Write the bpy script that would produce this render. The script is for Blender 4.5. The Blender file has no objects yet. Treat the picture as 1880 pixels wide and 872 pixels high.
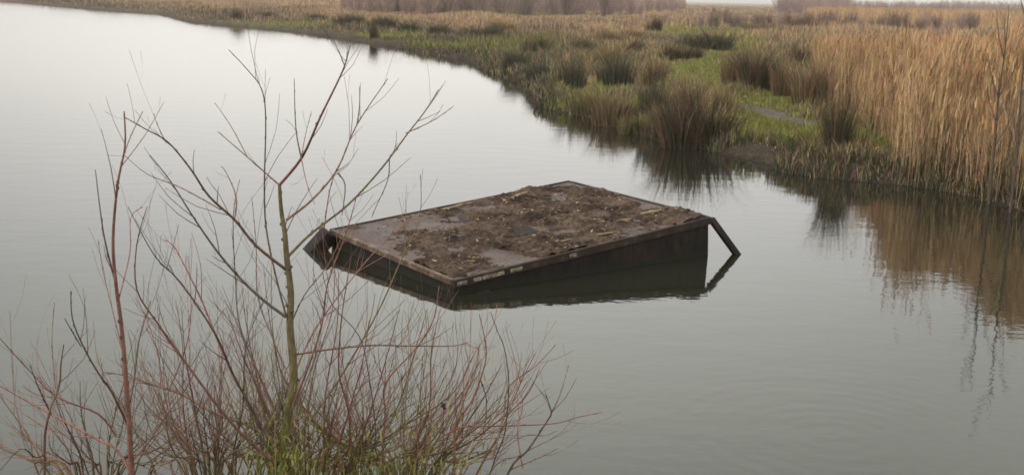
import bpy, math, random
import numpy as np
from mathutils import Vector, Matrix, noise as mnoise

R0 = random.Random(7)
rng = np.random.default_rng(11)
S = bpy.context.scene
C = S.collection
rad = math.radians

# ------------------------------------------------------------------ camera, world, sun, exposure
EYE = 3.0
FPX = 2150.0                      # focal length in pixels of the 1880 wide photograph
ROLL = math.atan(0.02)
PITCH = math.atan(439.0 * math.cos(ROLL) / FPX)
FW = np.array([0, math.cos(PITCH), -math.sin(PITCH)])
_up = np.array([0, math.sin(PITCH), math.cos(PITCH)]); _rt = np.array([1.0, 0, 0])
RT = _rt * math.cos(ROLL) + _up * math.sin(ROLL)
UP = _up * math.cos(ROLL) - _rt * math.sin(ROLL)

def ray(px, py):
    return FW + RT * (px - 940) / FPX + UP * (436 - py) / FPX
def gp(px, py, z=0.0):            # point of the level z seen at a photo pixel
    d = ray(px, py); t = (z - EYE) / d[2]
    return np.array([0, 0, EYE]) + t * d
def at(px, py, y):                # point at forward distance y seen at a photo pixel
    d = ray(px, py); t = y / d[1]
    return np.array([0, 0, EYE]) + t * d
def to_px(P):
    P = np.asarray(P, float) - np.array([0, 0, EYE])
    w = P @ FW
    return 940 + FPX * (P @ RT) / w, 436 - FPX * (P @ UP) / w

cam = bpy.data.cameras.new('camera'); camo = bpy.data.objects.new('camera', cam); C.objects.link(camo)
cam.sensor_width = 36; cam.lens = FPX / 1880 * 36
cam.clip_start = 0.1; cam.clip_end = 12000
M = Matrix(((RT[0], UP[0], -FW[0], 0), (RT[1], UP[1], -FW[1], 0), (RT[2], UP[2], -FW[2], EYE), (0, 0, 0, 1)))
camo.matrix_world = M
cam.dof.use_dof = True; cam.dof.focus_distance = 6.5; cam.dof.aperture_fstop = 5.6
S.camera = camo

SUN_EL, SUN_AZ = rad(38), rad(-118)        # azimuth from +Y towards +X
W = bpy.data.worlds.new('World'); S.world = W; W.use_nodes = True
nt = W.node_tree; nt.nodes.clear()
N = nt.nodes.new; Lk = nt.links.new
wo = N('ShaderNodeOutputWorld'); bg = N('ShaderNodeBackground'); bg.inputs['Strength'].default_value = 0.1
sky = N('ShaderNodeTexSky'); sky.sky_type = 'NISHITA'; sky.sun_disc = False
sky.sun_elevation = SUN_EL; sky.sun_rotation = SUN_AZ; sky.dust_density = 4
hs = N('ShaderNodeHueSaturation'); hs.inputs['Saturation'].default_value = 0.15
Lk(sky.outputs[0], hs.inputs['Color'])
tc = N('ShaderNodeTexCoord'); sep = N('ShaderNodeSeparateXYZ'); Lk(tc.outputs['Generated'], sep.inputs[0])
rmp = N('ShaderNodeValToRGB'); Lk(sep.outputs['Z'], rmp.inputs[0])   # overcast: pale at the horizon, brighter overhead
e = rmp.color_ramp.elements
e[0].position = 0.0; e[0].color = (0.62, 0.595, 0.565, 1)
e[1].position = 1.0; e[1].color = (0.9, 0.9, 0.9, 1)
for p, c in ((0.07, (0.68, 0.66, 0.615)), (0.15, (0.70, 0.69, 0.665)), (0.22, (0.73, 0.73, 0.70)), (0.33, (0.82, 0.83, 0.75)), (0.5, (0.86, 0.87, 0.82))):
    k = e.new(p); k.color = (*c, 1)
# clouds: soft unevenness
mp = N('ShaderNodeMapping'); mp.inputs['Scale'].default_value = (1.6, 1.6, 5.0); Lk(tc.outputs['Generated'], mp.inputs[0])
nz = N('ShaderNodeTexNoise'); nz.inputs['Scale'].default_value = 1.5; nz.inputs['Detail'].default_value = 3; Lk(mp.outputs[0], nz.inputs['Vector'])
mr = N('ShaderNodeMapRange'); mr.inputs[1].default_value = 0.3; mr.inputs[2].default_value = 0.7
mr.inputs[3].default_value = 0.965; mr.inputs[4].default_value = 1.035; Lk(nz.outputs[0], mr.inputs[0])
# the brighter, warmer part of the sky low ahead
dt = N('ShaderNodeVectorMath'); dt.operation = 'DOT_PRODUCT'; Lk(tc.outputs['Generated'], dt.inputs[0]); dt.inputs[1].default_value = (-0.03, 0.995, 0.09)
gl = N('ShaderNodeMapRange'); gl.interpolation_type = 'SMOOTHSTEP'
gl.inputs[1].default_value = 0.89; gl.inputs[2].default_value = 1.0; gl.inputs[3].default_value = 0.86; gl.inputs[4].default_value = 1.17; Lk(dt.outputs['Value'], gl.inputs[0])
m1 = N('ShaderNodeMath'); m1.operation = 'MULTIPLY'; Lk(mr.outputs[0], m1.inputs[0]); Lk(gl.outputs[0], m1.inputs[1])
m2 = N('ShaderNodeMath'); m2.operation = 'MULTIPLY'; Lk(m1.outputs[0], m2.inputs[0]); m2.inputs[1].default_value = 18.5
vm = N('ShaderNodeVectorMath'); vm.operation = 'SCALE'; Lk(rmp.outputs[0], vm.inputs[0]); Lk(m2.outputs[0], vm.inputs['Scale'])
mx = N('ShaderNodeMixRGB'); mx.inputs[0].default_value = 0.85; Lk(hs.outputs[0], mx.inputs[1]); Lk(vm.outputs[0], mx.inputs[2])
Lk(mx.outputs[0], bg.inputs['Color']); Lk(bg.outputs[0], wo.inputs['Surface'])

sl = bpy.data.lights.new('sun', 'SUN'); sl.energy = 1.4; sl.angle = rad(28); sl.color = (1, 0.91, 0.78)
so = bpy.data.objects.new('sun', sl); C.objects.link(so)
sd_ = Vector((math.sin(SUN_AZ) * math.cos(SUN_EL), math.cos(SUN_AZ) * math.cos(SUN_EL), math.sin(SUN_EL)))
so.rotation_euler = sd_.to_track_quat('Z', 'Y').to_euler(); so.location = (-20, 10, 30)
S.view_settings.view_transform = 'Standard'; S.view_settings.look = 'None'; S.view_settings.gamma = 1
S.view_settings.exposure = 0.0
S.render.filter_size = 2.2
S.cycles.max_bounces = 6; S.cycles.diffuse_bounces = 2; S.cycles.glossy_bounces = 3; S.cycles.transparent_max_bounces = 4
S.cycles.sample_clamp_indirect = 4

# ------------------------------------------------------------------ helpers
def mat(name, col=(0.5, 0.5, 0.5), rough=0.8, attr=False, build=None, spec=0.3):
    m = bpy.data.materials.new(name); m.use_nodes = True
    t = m.node_tree; b = t.nodes['Principled BSDF']
    b.inputs['Base Color'].default_value = (*col, 1); b.inputs['Roughness'].default_value = rough
    b.inputs['Specular IOR Level'].default_value = spec
    if attr:
        a = t.nodes.new('ShaderNodeAttribute'); a.attribute_name = 'col'
        t.links.new(a.outputs['Color'], b.inputs['Base Color'])
    if build: build(t, b)
    return m

def noise_node(t, scale, detail=4, rough=0.55, coord='Object', mscale=None, dist=0):
    c = t.nodes.new('ShaderNodeTexCoord'); n = t.nodes.new('ShaderNodeTexNoise')
    n.inputs['Scale'].default_value = scale; n.inputs['Detail'].default_value = detail
    n.inputs['Roughness'].default_value = rough; n.inputs['Distortion'].default_value = dist
    if mscale:
        m = t.nodes.new('ShaderNodeMapping'); m.inputs['Scale'].default_value = mscale
        t.links.new(c.outputs[coord], m.inputs[0]); t.links.new(m.outputs[0], n.inputs['Vector'])
    else: t.links.new(c.outputs[coord], n.inputs['Vector'])
    return n.outputs[0]
def ramp(t, src, stops):
    r = t.nodes.new('ShaderNodeValToRGB'); t.links.new(src, r.inputs[0]); el = r.color_ramp.elements
    el[0].position = stops[0][0]; el[0].color = (*stops[0][1], 1)
    el[1].position = stops[-1][0]; el[1].color = (*stops[-1][1], 1)
    for p, c in stops[1:-1]:
        k = el.new(p); k.color = (*c, 1)
    return r.outputs[0]
def mixc(t, fac, a, b, mode='MIX'):
    m = t.nodes.new('ShaderNodeMixRGB'); m.blend_type = mode
    for i, v in enumerate((fac, a, b)):
        if hasattr(v, 'links'): t.links.new(v, m.inputs[i])
        elif i == 0: m.inputs[0].default_value = v
        else: m.inputs[i].default_value = (*v, 1)
    return m.outputs[0]
def bump(t, b, h, strength, dist):
    n = t.nodes.new('ShaderNodeBump'); n.inputs['Strength'].default_value = strength; n.inputs['Distance'].default_value = dist
    t.links.new(h, n.inputs['Height']); t.links.new(n.outputs[0], b.inputs['Normal']); return n

def mesh_np(name, V, F, material, parent=None, col=None, smooth=False):
    """V (n,3); F a list of int arrays of shape (k,3) or (k,4)"""
    me = bpy.data.meshes.new(name)
    V = np.asarray(V, np.float32)
    F = [np.asarray(f, np.int32) for f in F if len(f)]
    nl = sum(f.size for f in F); nf = sum(len(f) for f in F)
    me.vertices.add(len(V)); me.vertices.foreach_set('co', V.ravel())
    me.loops.add(nl); me.loops.foreach_set('vertex_index', np.concatenate([f.ravel() for f in F]))
    me.polygons.add(nf)
    tot = np.concatenate([np.full(len(f), f.shape[1], np.int32) for f in F])
    st = np.concatenate([[0], np.cumsum(tot)[:-1]]).astype(np.int32)
    me.polygons.foreach_set('loop_start', st); me.polygons.foreach_set('loop_total', tot)
    if smooth: me.polygons.foreach_set('use_smooth', np.ones(nf, bool))
    me.update(calc_edges=True)
    if col is not None:
        a = me.color_attributes.new('col', 'FLOAT_COLOR', 'POINT')
        a.data.foreach_set('color', np.concatenate([np.asarray(col, np.float32), np.ones((len(V), 1), np.float32)], 1).ravel())
    me.materials.append(material)
    o = bpy.data.objects.new(name, me); C.objects.link(o)
    if parent is not None: o.parent = parent
    return o

def empty(name, loc=(0, 0, 0)):
    o = bpy.data.objects.new(name, None); C.objects.link(o); o.location = loc; return o
def tag(o, label=None, cat=None, group=None, kind=None):
    if label: o['label'] = label
    if cat: o['category'] = cat
    if group: o['group'] = group
    if kind: o['kind'] = kind
    return o

def blades(P, h, w, yaw, lean, leandir, col, bend=0.5, tipw=0.0):
    """tapering leaf blades: arrays of base points, heights, widths; returns V, F, col"""
    n = len(P)
    h = np.broadcast_to(h, n).astype(float); w = np.broadcast_to(w, n).astype(float)
    side = np.stack([np.cos(yaw), np.sin(yaw), np.zeros(n)], 1)
    ld = np.stack([np.cos(leandir), np.sin(leandir), np.zeros(n)], 1)
    up = np.array([0, 0, 1.0])
    k = (lean * h)[:, None]
    mid = P + up * (0.55 * h)[:, None] + ld * k * (0.55 * (1 - bend))
    hh = np.sqrt(np.maximum(1 - lean * lean * 0.45, 0.2)) * h
    tip = P + up * hh[:, None] + ld * k
    s = side * w[:, None] * 0.5
    V = np.stack([P - s, P + s, mid - s * 0.8, mid + s * 0.8, tip - s * tipw, tip + s * tipw], 1).reshape(-1, 3)
    b = (np.arange(n) * 6)[:, None]
    F = np.concatenate([b + [0, 1, 3, 2], b + [2, 3, 5, 4]])
    return V, F, np.repeat(col, 6, 0)
class Acc:
    def __init__(s): s.V = []; s.F = []; s.c = []; s.n = 0
    def add(s, VFc):
        V, F, c = VFc
        s.V.append(V); s.F.append(F + s.n); s.c.append(c); s.n += len(V)
    def build(s, name, m, parent=None, smooth=False):
        fs = {}
        for f in s.F: fs.setdefault(f.shape[1], []).append(f)
        return mesh_np(name, np.concatenate(s.V), [np.concatenate(v) for v in fs.values()], m, parent, np.concatenate(s.c), smooth)

def tube(pts, radii, col, sides=6, smooth_n=4):
    """a smooth tapering tube through pts -> V, F, col"""
    P = np.asarray(pts, float); r = np.asarray(radii, float)
    if smooth_n > 1 and len(P) > 2:
        Q = []; q = []
        for i in range(len(P) - 1):
            p0, p1, p2, p3 = P[max(i - 1, 0)], P[i], P[i + 1], P[min(i + 2, len(P) - 1)]
            for k in range(smooth_n):
                t = k / smooth_n
                Q.append(0.5 * (2 * p1 + (p2 - p0) * t + (2 * p0 - 5 * p1 + 4 * p2 - p3) * t * t + (3 * p1 - p0 - 3 * p2 + p3) * t ** 3))
                q.append(r[i] * (1 - t) + r[i + 1] * t)
        Q.append(P[-1]); q.append(r[-1]); P = np.array(Q); r = np.array(q)
    T = np.gradient(P, axis=0); T /= np.linalg.norm(T, axis=1)[:, None] + 1e-9
    a = np.cross(T, np.array([0.3, 1, 0.1])); a /= np.linalg.norm(a, axis=1)[:, None] + 1e-9
    b = np.cross(T, a)
    th = np.arange(sides) * 2 * math.pi / sides
    V = (P[:, None] + r[:, None, None] * (a[:, None] * np.cos(th)[None, :, None] + b[:, None] * np.sin(th)[None, :, None])).reshape(-1, 3)
    n = len(P); i = np.arange(n - 1)[:, None] * sides; j = np.arange(sides)[None]; j2 = (j + 1) % sides
    F = np.stack([i + j, i + j2, i + sides + j2, i + sides + j], -1).reshape(-1, 4)
    return V, F, np.tile(np.asarray(col, float), (len(V), 1)), P, r

def noise2(x, y, s, seed=0.0):
    return np.array([mnoise.noise((a / s + seed, b / s - seed, seed * 1.7)) for a, b in zip(np.ravel(x), np.ravel(y))]).reshape(np.shape(x))

# ------------------------------------------------------------------ shoreline and terrain
shore_px = [(0, 3), (100, 12), (206, 21), (286, 26), (344, 41), (430, 49), (516, 57), (640, 73), (669, 79), (738, 89), (820, 106), (861, 110), (885, 124), (903, 136),
            (948, 148), (970, 170), (990, 196), (1057, 212), (1099, 226), (1139, 234), (1181, 249), (1244, 268), (1300, 276), (1338, 284), (1370, 291),
            (1415, 304), (1448, 318), (1493, 325), (1550, 330), (1621, 336), (1690, 344), (1756, 354), (1830, 374), (1880, 387)]
shore = [tuple(gp(x, y)[:2]) for x, y in shore_px]
lake = [(-3500, 2500), (-1500, 1300), (-500, 640)] + shore + [(9.3, 16.4), (13, 15), (20, 14), (34, 15), (60, 14), (100, 12), (140, 8), (140, 6), (90, 4.5), (50, 5.5), (25, 6.4), (12, 6.0), (4, 6.3),
        (-2, 6.1), (-9, 6.3), (-20, 5.6), (-45, 7), (-120, 4), (-900, -100), (-3500, -300)]
LK = np.array(lake)
def signed(x, y):
    """distance to the water's edge, positive on land"""
    x = np.asarray(x, float); y = np.asarray(y, float)
    d = np.full(x.shape, 1e18); ins = np.zeros(x.shape, bool)
    for i in range(len(LK)):
        ax, ay = LK[i]; bx, by = LK[(i + 1) % len(LK)]
        ex, ey = bx - ax, by - ay
        t = np.clip(((x - ax) * ex + (y - ay) * ey) / (ex * ex + ey * ey), 0, 1)
        d = np.minimum(d, (x - ax - t * ex) ** 2 + (y - ay - t * ey) ** 2)
        c = (ay > y) != (by > y)
        if ay != by: ins ^= c & (x < ex * (y - ay) / ey + ax)
    d = np.sqrt(d)
    return np.where(ins, -d, d)
def sm(t): t = np.clip(t, 0, 1); return t * t * (3 - 2 * t)
def wob(x, y):
    return 0.5 * np.sin(x * 2.1 + 1.3 * np.sin(y * 1.3)) + 0.3 * np.sin(y * 3.7 + x * 1.9 + 2) + 0.2 * np.sin(x * 6.3 - y * 5.1)
def height(x, y):
    x = np.asarray(x, float); y = np.asarray(y, float)
    s = signed(x, y) + 0.16 * wob(x, y) * np.clip(np.hypot(x, y) / 20, 0.6, 2.5)
    h = np.where(s > 0, 0.26 * sm(s / 0.55) + 0.16 * sm(s / 9) + 0.05 * wob(x * 0.5, y * 0.5) * sm(s / 2), -1.1 * sm(-s / 4.5) - 0.02)
    h = np.where((s > 0) & (s < 0.5), h + 0.01, h)
    h = h + np.where((s > -0.1) & (s < 3) & (y > 10) & (y < 80), (0.07 * noise2(x, y, 0.5, 3.3) + 0.05 * noise2(x, y, 0.2, 5.3)) * sm((s + 0.1) / 0.3), 0) if x.size > 5 else h
    near = 1.4 * sm((6.3 - y) / 5.6)
    return np.where((s > 0) & (y < 12) & (np.abs(x) < 120) & (y < 6.6), np.maximum(near, 0.02) + 0.05 * wob(x, y) * sm(s), h)

az = np.concatenate([np.linspace(-180, -40, 50, endpoint=False), np.linspace(-40, 40, 560, endpoint=False), np.linspace(40, 180, 50, endpoint=False)])
rr = np.concatenate([np.linspace(0.3, 9, 26, endpoint=False), np.geomspace(9, 90, 300, endpoint=False), np.geomspace(90, 6000, 110)])
A, RR = np.meshgrid(np.radians(az), rr, indexing='ij')
X = RR * np.sin(A); Y = RR * np.cos(A); Z = height(X, Y)
na, nr = X.shape
V = np.stack([X, Y, Z], -1).reshape(-1, 3)
i = np.arange(na)[:, None]; j = np.arange(nr - 1)[None]; i2 = (i + 1) % na
F4 = np.stack([i * nr + j, i * nr + j + 1, i2 * nr + j + 1, i2 * nr + j], -1).reshape(-1, 4)
V = np.concatenate([V, [[0, 0, float(height(np.array([0.0]), np.array([0.0]))[0])]]]); cidx = len(V) - 1
F3 = np.stack([np.full(na, cidx), np.arange(na) * nr, ((np.arange(na) + 1) % na) * nr], 1)

def ground_build(t, b):
    a = t.nodes.new('ShaderNodeAttribute'); a.attribute_name = 'col'
    n1 = noise_node(t, 3.5, 6, 0.65)
    f = ramp(t, n1, [(0.3, (0.55, 0.55, 0.55)), (0.7, (1.35, 1.3, 1.2))])
    n2 = noise_node(t, 14, 6, 0.75)
    f2 = ramp(t, n2, [(0.3, (0.7, 0.7, 0.7)), (0.7, (1.25, 1.25, 1.25))])
    c = mixc(t, 1.0, a.outputs['Color'], f, 'MULTIPLY'); c = mixc(t, 1.0, c, f2, 'MULTIPLY')
    t.links.new(c, b.inputs['Base Color']); bump(t, b, n2, 1.0, 0.12)
m_ground = mat('ground', rough=0.95, build=ground_build, spec=0.1)

# ---- what grows where: palettes chosen from where a spot lies on the marsh
TAN = np.array([0.43, 0.30, 0.165]); STRAW = np.array([0.49, 0.33, 0.18]); GREEN = np.array([0.20, 0.215, 0.05])
DKG = np.array([0.055, 0.068, 0.040]); BRN = np.array([0.20, 0.128, 0.085]); PUR = np.array([0.30, 0.21, 0.175]); MUD = np.array([0.095, 0.078, 0.06]); OLV = np.array([0.175, 0.165, 0.075])
def gauss(px, py, cx, cy, sx, sy): return np.exp(-((px - cx) / sx) ** 2 - ((py - cy) / sy) ** 2)
greens = [(1300, 130, 78, 32), (1420, 188, 80, 15), (1400, 232, 80, 28), (1490, 255, 80, 22), (1080, 170, 55, 12), (800, 85, 150, 7), (1250, 60, 60, 10), (1330, 60, 70, 10), (700, 66, 90, 6), (560, 45, 150, 4),
          (1615, 268, 60, 16), (950, 90, 60, 12), (1180, 205, 40, 12), (1060, 200, 50, 10), (960, 28, 80, 5), (1330, 90, 60, 14)]
def palette(P, r):
    px, py = to_px(P); n = len(P)
    g = np.zeros(n)
    for q in greens: g = np.maximum(g, gauss(px, py, *q))
    d = np.hypot(P[:, 0], P[:, 1])
    nA = noise2(P[:, 0], P[:, 1] * 0.7, 3.0, 3.1) ; nB = noise2(P[:, 0], P[:, 1] * 0.7, 1.2, 8.4)
    nF = noise2(np.arctan2(P[:, 0], P[:, 1]) * 7, np.log(d) * 6, 1.0, 5.4)
    w = np.zeros((n, 7))   # tan straw green dark brown purple olive
    w[:, 0] = 0.9 + 2.2 * np.clip(nA, 0, 1); w[:, 1] = 0.15 + 0.8 * np.clip(nB, 0, 1)
    w[:, 6] = 0.9 + 1.5 * np.clip(-nA, 0, 1); w[:, 3] = 0.45 + 2.2 * np.clip(-nB, 0, 1); w[:, 4] = 0.45
    far = sm((d - 60) / 60)
    azm = np.arctan2(P[:, 0], P[:, 1]); nG = noise2(azm * 22, np.log(d) * 9, 1.0, 2.7); nH = noise2(azm * 60, np.log(d) * 16, 1.0, 7.2)
    w[:, 5] = 0.15 + far * (1.0 + 3.0 * np.clip(nF, 0, 1)); w[:, 0] += far * 2.2; w[:, 1] += far * (0.6 + 2 * np.clip(-nF, 0, 1)); w[:, 3] *= 1 - 0.75 * far; w[:, 6] *= 1 - 0.7 * far
    dk = np.clip(nG * 1.4 + nH, 0, 1) * sm((d - 35) / 30)
    w[:, 3] += 2.6 * dk; w[:, 4] += 2.4 * dk; w[:, 5] += 1.5 * dk; w[:, 0] *= 1 - 0.6 * dk
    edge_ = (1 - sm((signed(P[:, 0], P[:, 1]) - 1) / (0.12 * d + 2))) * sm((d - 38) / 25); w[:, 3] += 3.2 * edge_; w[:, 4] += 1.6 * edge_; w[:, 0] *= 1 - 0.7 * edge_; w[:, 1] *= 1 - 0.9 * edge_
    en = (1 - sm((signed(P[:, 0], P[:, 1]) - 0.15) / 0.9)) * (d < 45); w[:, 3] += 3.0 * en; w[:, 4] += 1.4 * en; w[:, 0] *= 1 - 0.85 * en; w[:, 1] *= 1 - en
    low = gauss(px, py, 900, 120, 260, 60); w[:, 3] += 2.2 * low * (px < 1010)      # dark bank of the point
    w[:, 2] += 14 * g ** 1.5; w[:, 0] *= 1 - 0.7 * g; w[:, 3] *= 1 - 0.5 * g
    w /= w.sum(1, keepdims=True); cw = np.cumsum(w, 1)
    k = (r.random(n)[:, None] > cw).sum(1).clip(0, 6)
    return np.array([TAN, STRAW, GREEN, DKG, BRN, PUR, OLV])[k], g, (w[:, :, None] * np.array([TAN, STRAW, GREEN, DKG, BRN, PUR, OLV])[None]).sum(1)

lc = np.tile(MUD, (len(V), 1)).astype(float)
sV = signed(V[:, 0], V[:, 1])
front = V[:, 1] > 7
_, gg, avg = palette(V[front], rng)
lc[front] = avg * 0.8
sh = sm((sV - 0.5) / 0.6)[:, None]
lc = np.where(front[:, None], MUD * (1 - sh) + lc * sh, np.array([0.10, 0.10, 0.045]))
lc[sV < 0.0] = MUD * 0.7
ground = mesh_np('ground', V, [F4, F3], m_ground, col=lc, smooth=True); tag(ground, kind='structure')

# ---- muddy path through the grass
def ribbon(name, pts, w, m, lift=0.02):
    P = np.array([gp(x, y, 0.35)[:2] for x, y in pts]); Q = []
    for k in range(len(P) - 1):
        for t in np.linspace(0, 1, 12, endpoint=False): Q.append(P[k] * (1 - t) + P[k + 1] * t)
    Q.append(P[-1]); Q = np.array(Q); T = np.gradient(Q, axis=0); T /= np.linalg.norm(T, axis=1)[:, None]; Nn = np.stack([-T[:, 1], T[:, 0]], 1)
    L = []
    ww = w * (1 + 0.3 * np.sin(np.arange(len(Q)) * 1.1) * np.cos(np.arange(len(Q)) * 0.37))
    for s in np.linspace(-0.5, 0.5, 7):
        q = Q + Nn * (s * ww)[:, None]; L.append(np.column_stack([q, height(q[:, 0], q[:, 1]) + lift * (1 - (2 * abs(s)) ** 2 * 1.3)]))
    L = np.array(L); n = len(Q); V = L.reshape(-1, 3); a = np.arange(6)[:, None] * n; b = np.arange(n - 1)[None]
    F = np.stack([a + b, a + b + 1, a + n + b + 1, a + n + b], -1).reshape(-1, 4)
    return mesh_np(name, V, [F], m, smooth=True)
def path_build(t, b):
    n1 = noise_node(t, 5, 5, 0.6)
    c = ramp(t, n1, [(0.3, (0.06, 0.052, 0.042)), (0.6, (0.115, 0.102, 0.088)), (0.75, (0.155, 0.143, 0.127))])
    t.links.new(c, b.inputs['Base Color']); bump(t, b, n1, 0.5, 0.04)
m_path = mat('wet_mud_path', rough=0.9, spec=0.12, build=path_build)
path = ribbon('path', [(1290, 190), (1350, 194), (1400, 203), (1460, 219), (1530, 234), (1600, 244), (1680, 252), (1760, 262)], 0.66, m_path, 0.008)
tag(path, kind='structure')

# ------------------------------------------------------------------ water
def water_build(t, b):
    b.inputs['Base Color'].default_value = (0.018, 0.0185, 0.012, 1)
    b.inputs['Roughness'].default_value = 0.035; b.inputs['IOR'].default_value = 1.52; b.inputs['Specular IOR Level'].default_value = 0.5
    n1 = noise_node(t, 1.3, 3, 0.5, mscale=(1.0, 1.6, 1)); n2 = noise_node(t, 7.0, 2, 0.5, mscale=(1.0, 1.5, 1), dist=0.4)
    pn = noise_node(t, 0.25, 2, 0.5)
    # small rings spreading in the open water on the right
    c = t.nodes.new('ShaderNodeTexCoord'); ctr = gp(1530, 800)
    dd = t.nodes.new('ShaderNodeVectorMath'); dd.operation = 'DISTANCE'; t.links.new(c.outputs['Object'], dd.inputs[0]); dd.inputs[1].default_value = tuple(ctr)
    nd = noise_node(t, 1.2, 2); 
    def M_(op, a, b_):
        m = t.nodes.new('ShaderNodeMath'); m.operation = op
        for i, v in enumerate((a, b_)):
            if v is None: continue
            if hasattr(v, 'links'): t.links.new(v, m.inputs[i])
            else: m.inputs[i].default_value = v
        return m.outputs[0]
    ph = M_('ADD', M_('MULTIPLY', dd.outputs['Value'], 36.0), M_('MULTIPLY', nd, 9.0))
    ring = M_('SINE', ph, None)
    env = t.nodes.new('ShaderNodeMapRange'); env.interpolation_type = 'SMOOTHSTEP'
    env.inputs[1].default_value = 2.2; env.inputs[2].default_value = 0.9; env.inputs[3].default_value = 0; env.inputs[4].default_value = 1; t.links.new(dd.outputs['Value'], env.inputs[0])
    ring = M_('MULTIPLY', M_('MULTIPLY', ring, env.outputs[0]), M_('MULTIPLY', pn, 0.013))
    h = M_('ADD', M_('ADD', M_('MULTIPLY', n1, 0.13), M_('MULTIPLY', n2, M_('MULTIPLY', pn, 0.055))), ring)
    bump(t, b, h, 1.0, 0.03)
m_water = mat('murky_water', build=water_build)
wv = np.array([(-6000, -800, 0), (6000, -800, 0), (6000, 6000, 0), (-6000, 6000, 0)])
# the sheet: split so that it stays a clean surface round the lake
water = mesh_np('water', wv, [np.array([[0, 1, 2, 3]])], m_water); tag(water, kind='structure')

# ------------------------------------------------------------------ pontoon
def gph(x, yt, yb):
    b = gp(x, yb); d = ray(x, yt); return np.array([0, 0, EYE]) + b[1] / d[1] * d
pN, pR, pL = gph(833, 517, 543), gph(1306, 400, 470), gph(598, 424, 456)
LX = np.linalg.norm(pR - pN); LY = np.linalg.norm(pL - pN)
ex = (pR - pN) / LX; ez = np.cross(ex, pL - pN); ez /= np.linalg.norm(ez); ey = np.cross(ez, ex)
PM = Matrix(((ex[0], ey[0], ez[0], pN[0]), (ex[1], ey[1], ez[1], pN[1]), (ex[2], ey[2], ez[2], pN[2]), (0, 0, 0, 1)))
pont = empty('pontoon'); pont.matrix_world = PM
tag(pont, 'rusty steel box pontoon afloat and tilted in the open water, deck strewn with dirt', 'pontoon')
PMi = np.array(PM.inverted())
def loc(P): return (PMi @ np.append(P, 1))[:3]

def boxm(name, lo, hi, m, parent, bev=0.006, rot=None):
    import bmesh
    bm = bmesh.new(); bmesh.ops.create_cube(bm, size=1)
    for v in bm.verts: v.co = Vector([lo[k] + (v.co[k] + 0.5) * (hi[k] - lo[k]) for k in range(3)])
    bmesh.ops.bevel(bm, geom=bm.edges[:], offset=bev, segments=2, affect='EDGES')
    me = bpy.data.meshes.new(name); bm.to_mesh(me); bm.free(); me.materials.append(m)
    for p in me.polygons: p.use_smooth = False
    o = bpy.data.objects.new(name, me); C.objects.link(o); o.parent = parent
    return o
def hull_build(t, b):
    n = noise_node(t, 2.2, 6, 0.65); n2 = noise_node(t, 14, 4, 0.7, mscale=(1, 1, 0.25))
    c = ramp(t, n, [(0.3, (0.010, 0.010, 0.009)), (0.5, (0.018, 0.014, 0.012)), (0.62, (0.03, 0.019, 0.014)), (0.75, (0.022, 0.019, 0.017))])
    c2 = ramp(t, n2, [(0.35, (0.6, 0.6, 0.6)), (0.7, (1.5, 1.4, 1.3))])
    c = mixc(t, 1, c, c2, 'MULTIPLY')
    # algae band at the waterline
    g = t.nodes.new('ShaderNodeNewGeometry'); s = t.nodes.new('ShaderNodeSeparateXYZ'); t.links.new(g.outputs['Position'], s.inputs[0])
    mr = t.nodes.new('ShaderNodeMapRange'); t.links.new(s.outputs['Z'], mr.inputs[0]); mr.inputs[1].default_value = 0.03; mr.inputs[2].default_value = 0.09; mr.inputs[3].default_value = 0.7; mr.inputs[4].default_value = 0
    c = mixc(t, mr.outputs[0], c, (0.018, 0.022, 0.013))
    t.links.new(c, b.inputs['Base Color']); bump(t, b, n2, 0.4, 0.01)
m_hull = mat('hull_plate', rough=0.7, build=hull_build, spec=0.25)
def edge_build(t, b):
    n = noise_node(t, 4.5, 5, 0.7, mscale=(1, 1, 1)); n2 = noise_node(t, 25, 4, 0.7)
    c = ramp(t, n, [(0.35, (0.05, 0.034, 0.026)), (0.52, (0.10, 0.065, 0.045)), (0.60, (0.24, 0.19, 0.145)), (0.72, (0.33, 0.28, 0.22))])
    c = mixc(t, 0.35, c, ramp(t, n2, [(0.35, (0.03, 0.02, 0.015)), (0.65, (0.25, 0.17, 0.12))]))
    t.links.new(c, b.inputs['Base Color']); bump(t, b, n2, 0.5, 0.01)
m_edge = mat('worn_edge', rough=0.65, build=edge_build)
def edged_build(t, b):
    n = noise_node(t, 3.5, 5, 0.7); c = ramp(t, n, [(0.35, (0.022, 0.016, 0.013)), (0.55, (0.045, 0.029, 0.021)), (0.7, (0.10, 0.07, 0.05))])
    t.links.new(c, b.inputs['Base Color']); bump(t, b, n, 0.5, 0.01)
m_edged = mat('rusty_edge', rough=0.7, build=edged_build)
boxm('hull', (0.02, 0.02, -0.80), (LX - 0.02, LY - 0.02, -0.004), m_hull, pont, 0.01)
# rim angles: front, left, back, right
boxm('edge_rail', (0.0, -0.012, -0.075), (LX, 0.035, 0.012), m_edged, pont)
boxm('edge_rail', (-0.012, 0.037, -0.05), (0.045, LY - 0.037, 0.010), m_edge, pont)
boxm('edge_rail', (0.0, LY - 0.035, -0.05), (LX, LY + 0.012, 0.014), m_edged, pont)
boxm('edge_rail', (LX - 0.045, 0.037, -0.05), (LX + 0.012, LY - 0.037, 0.012), m_edged, pont)
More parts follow.
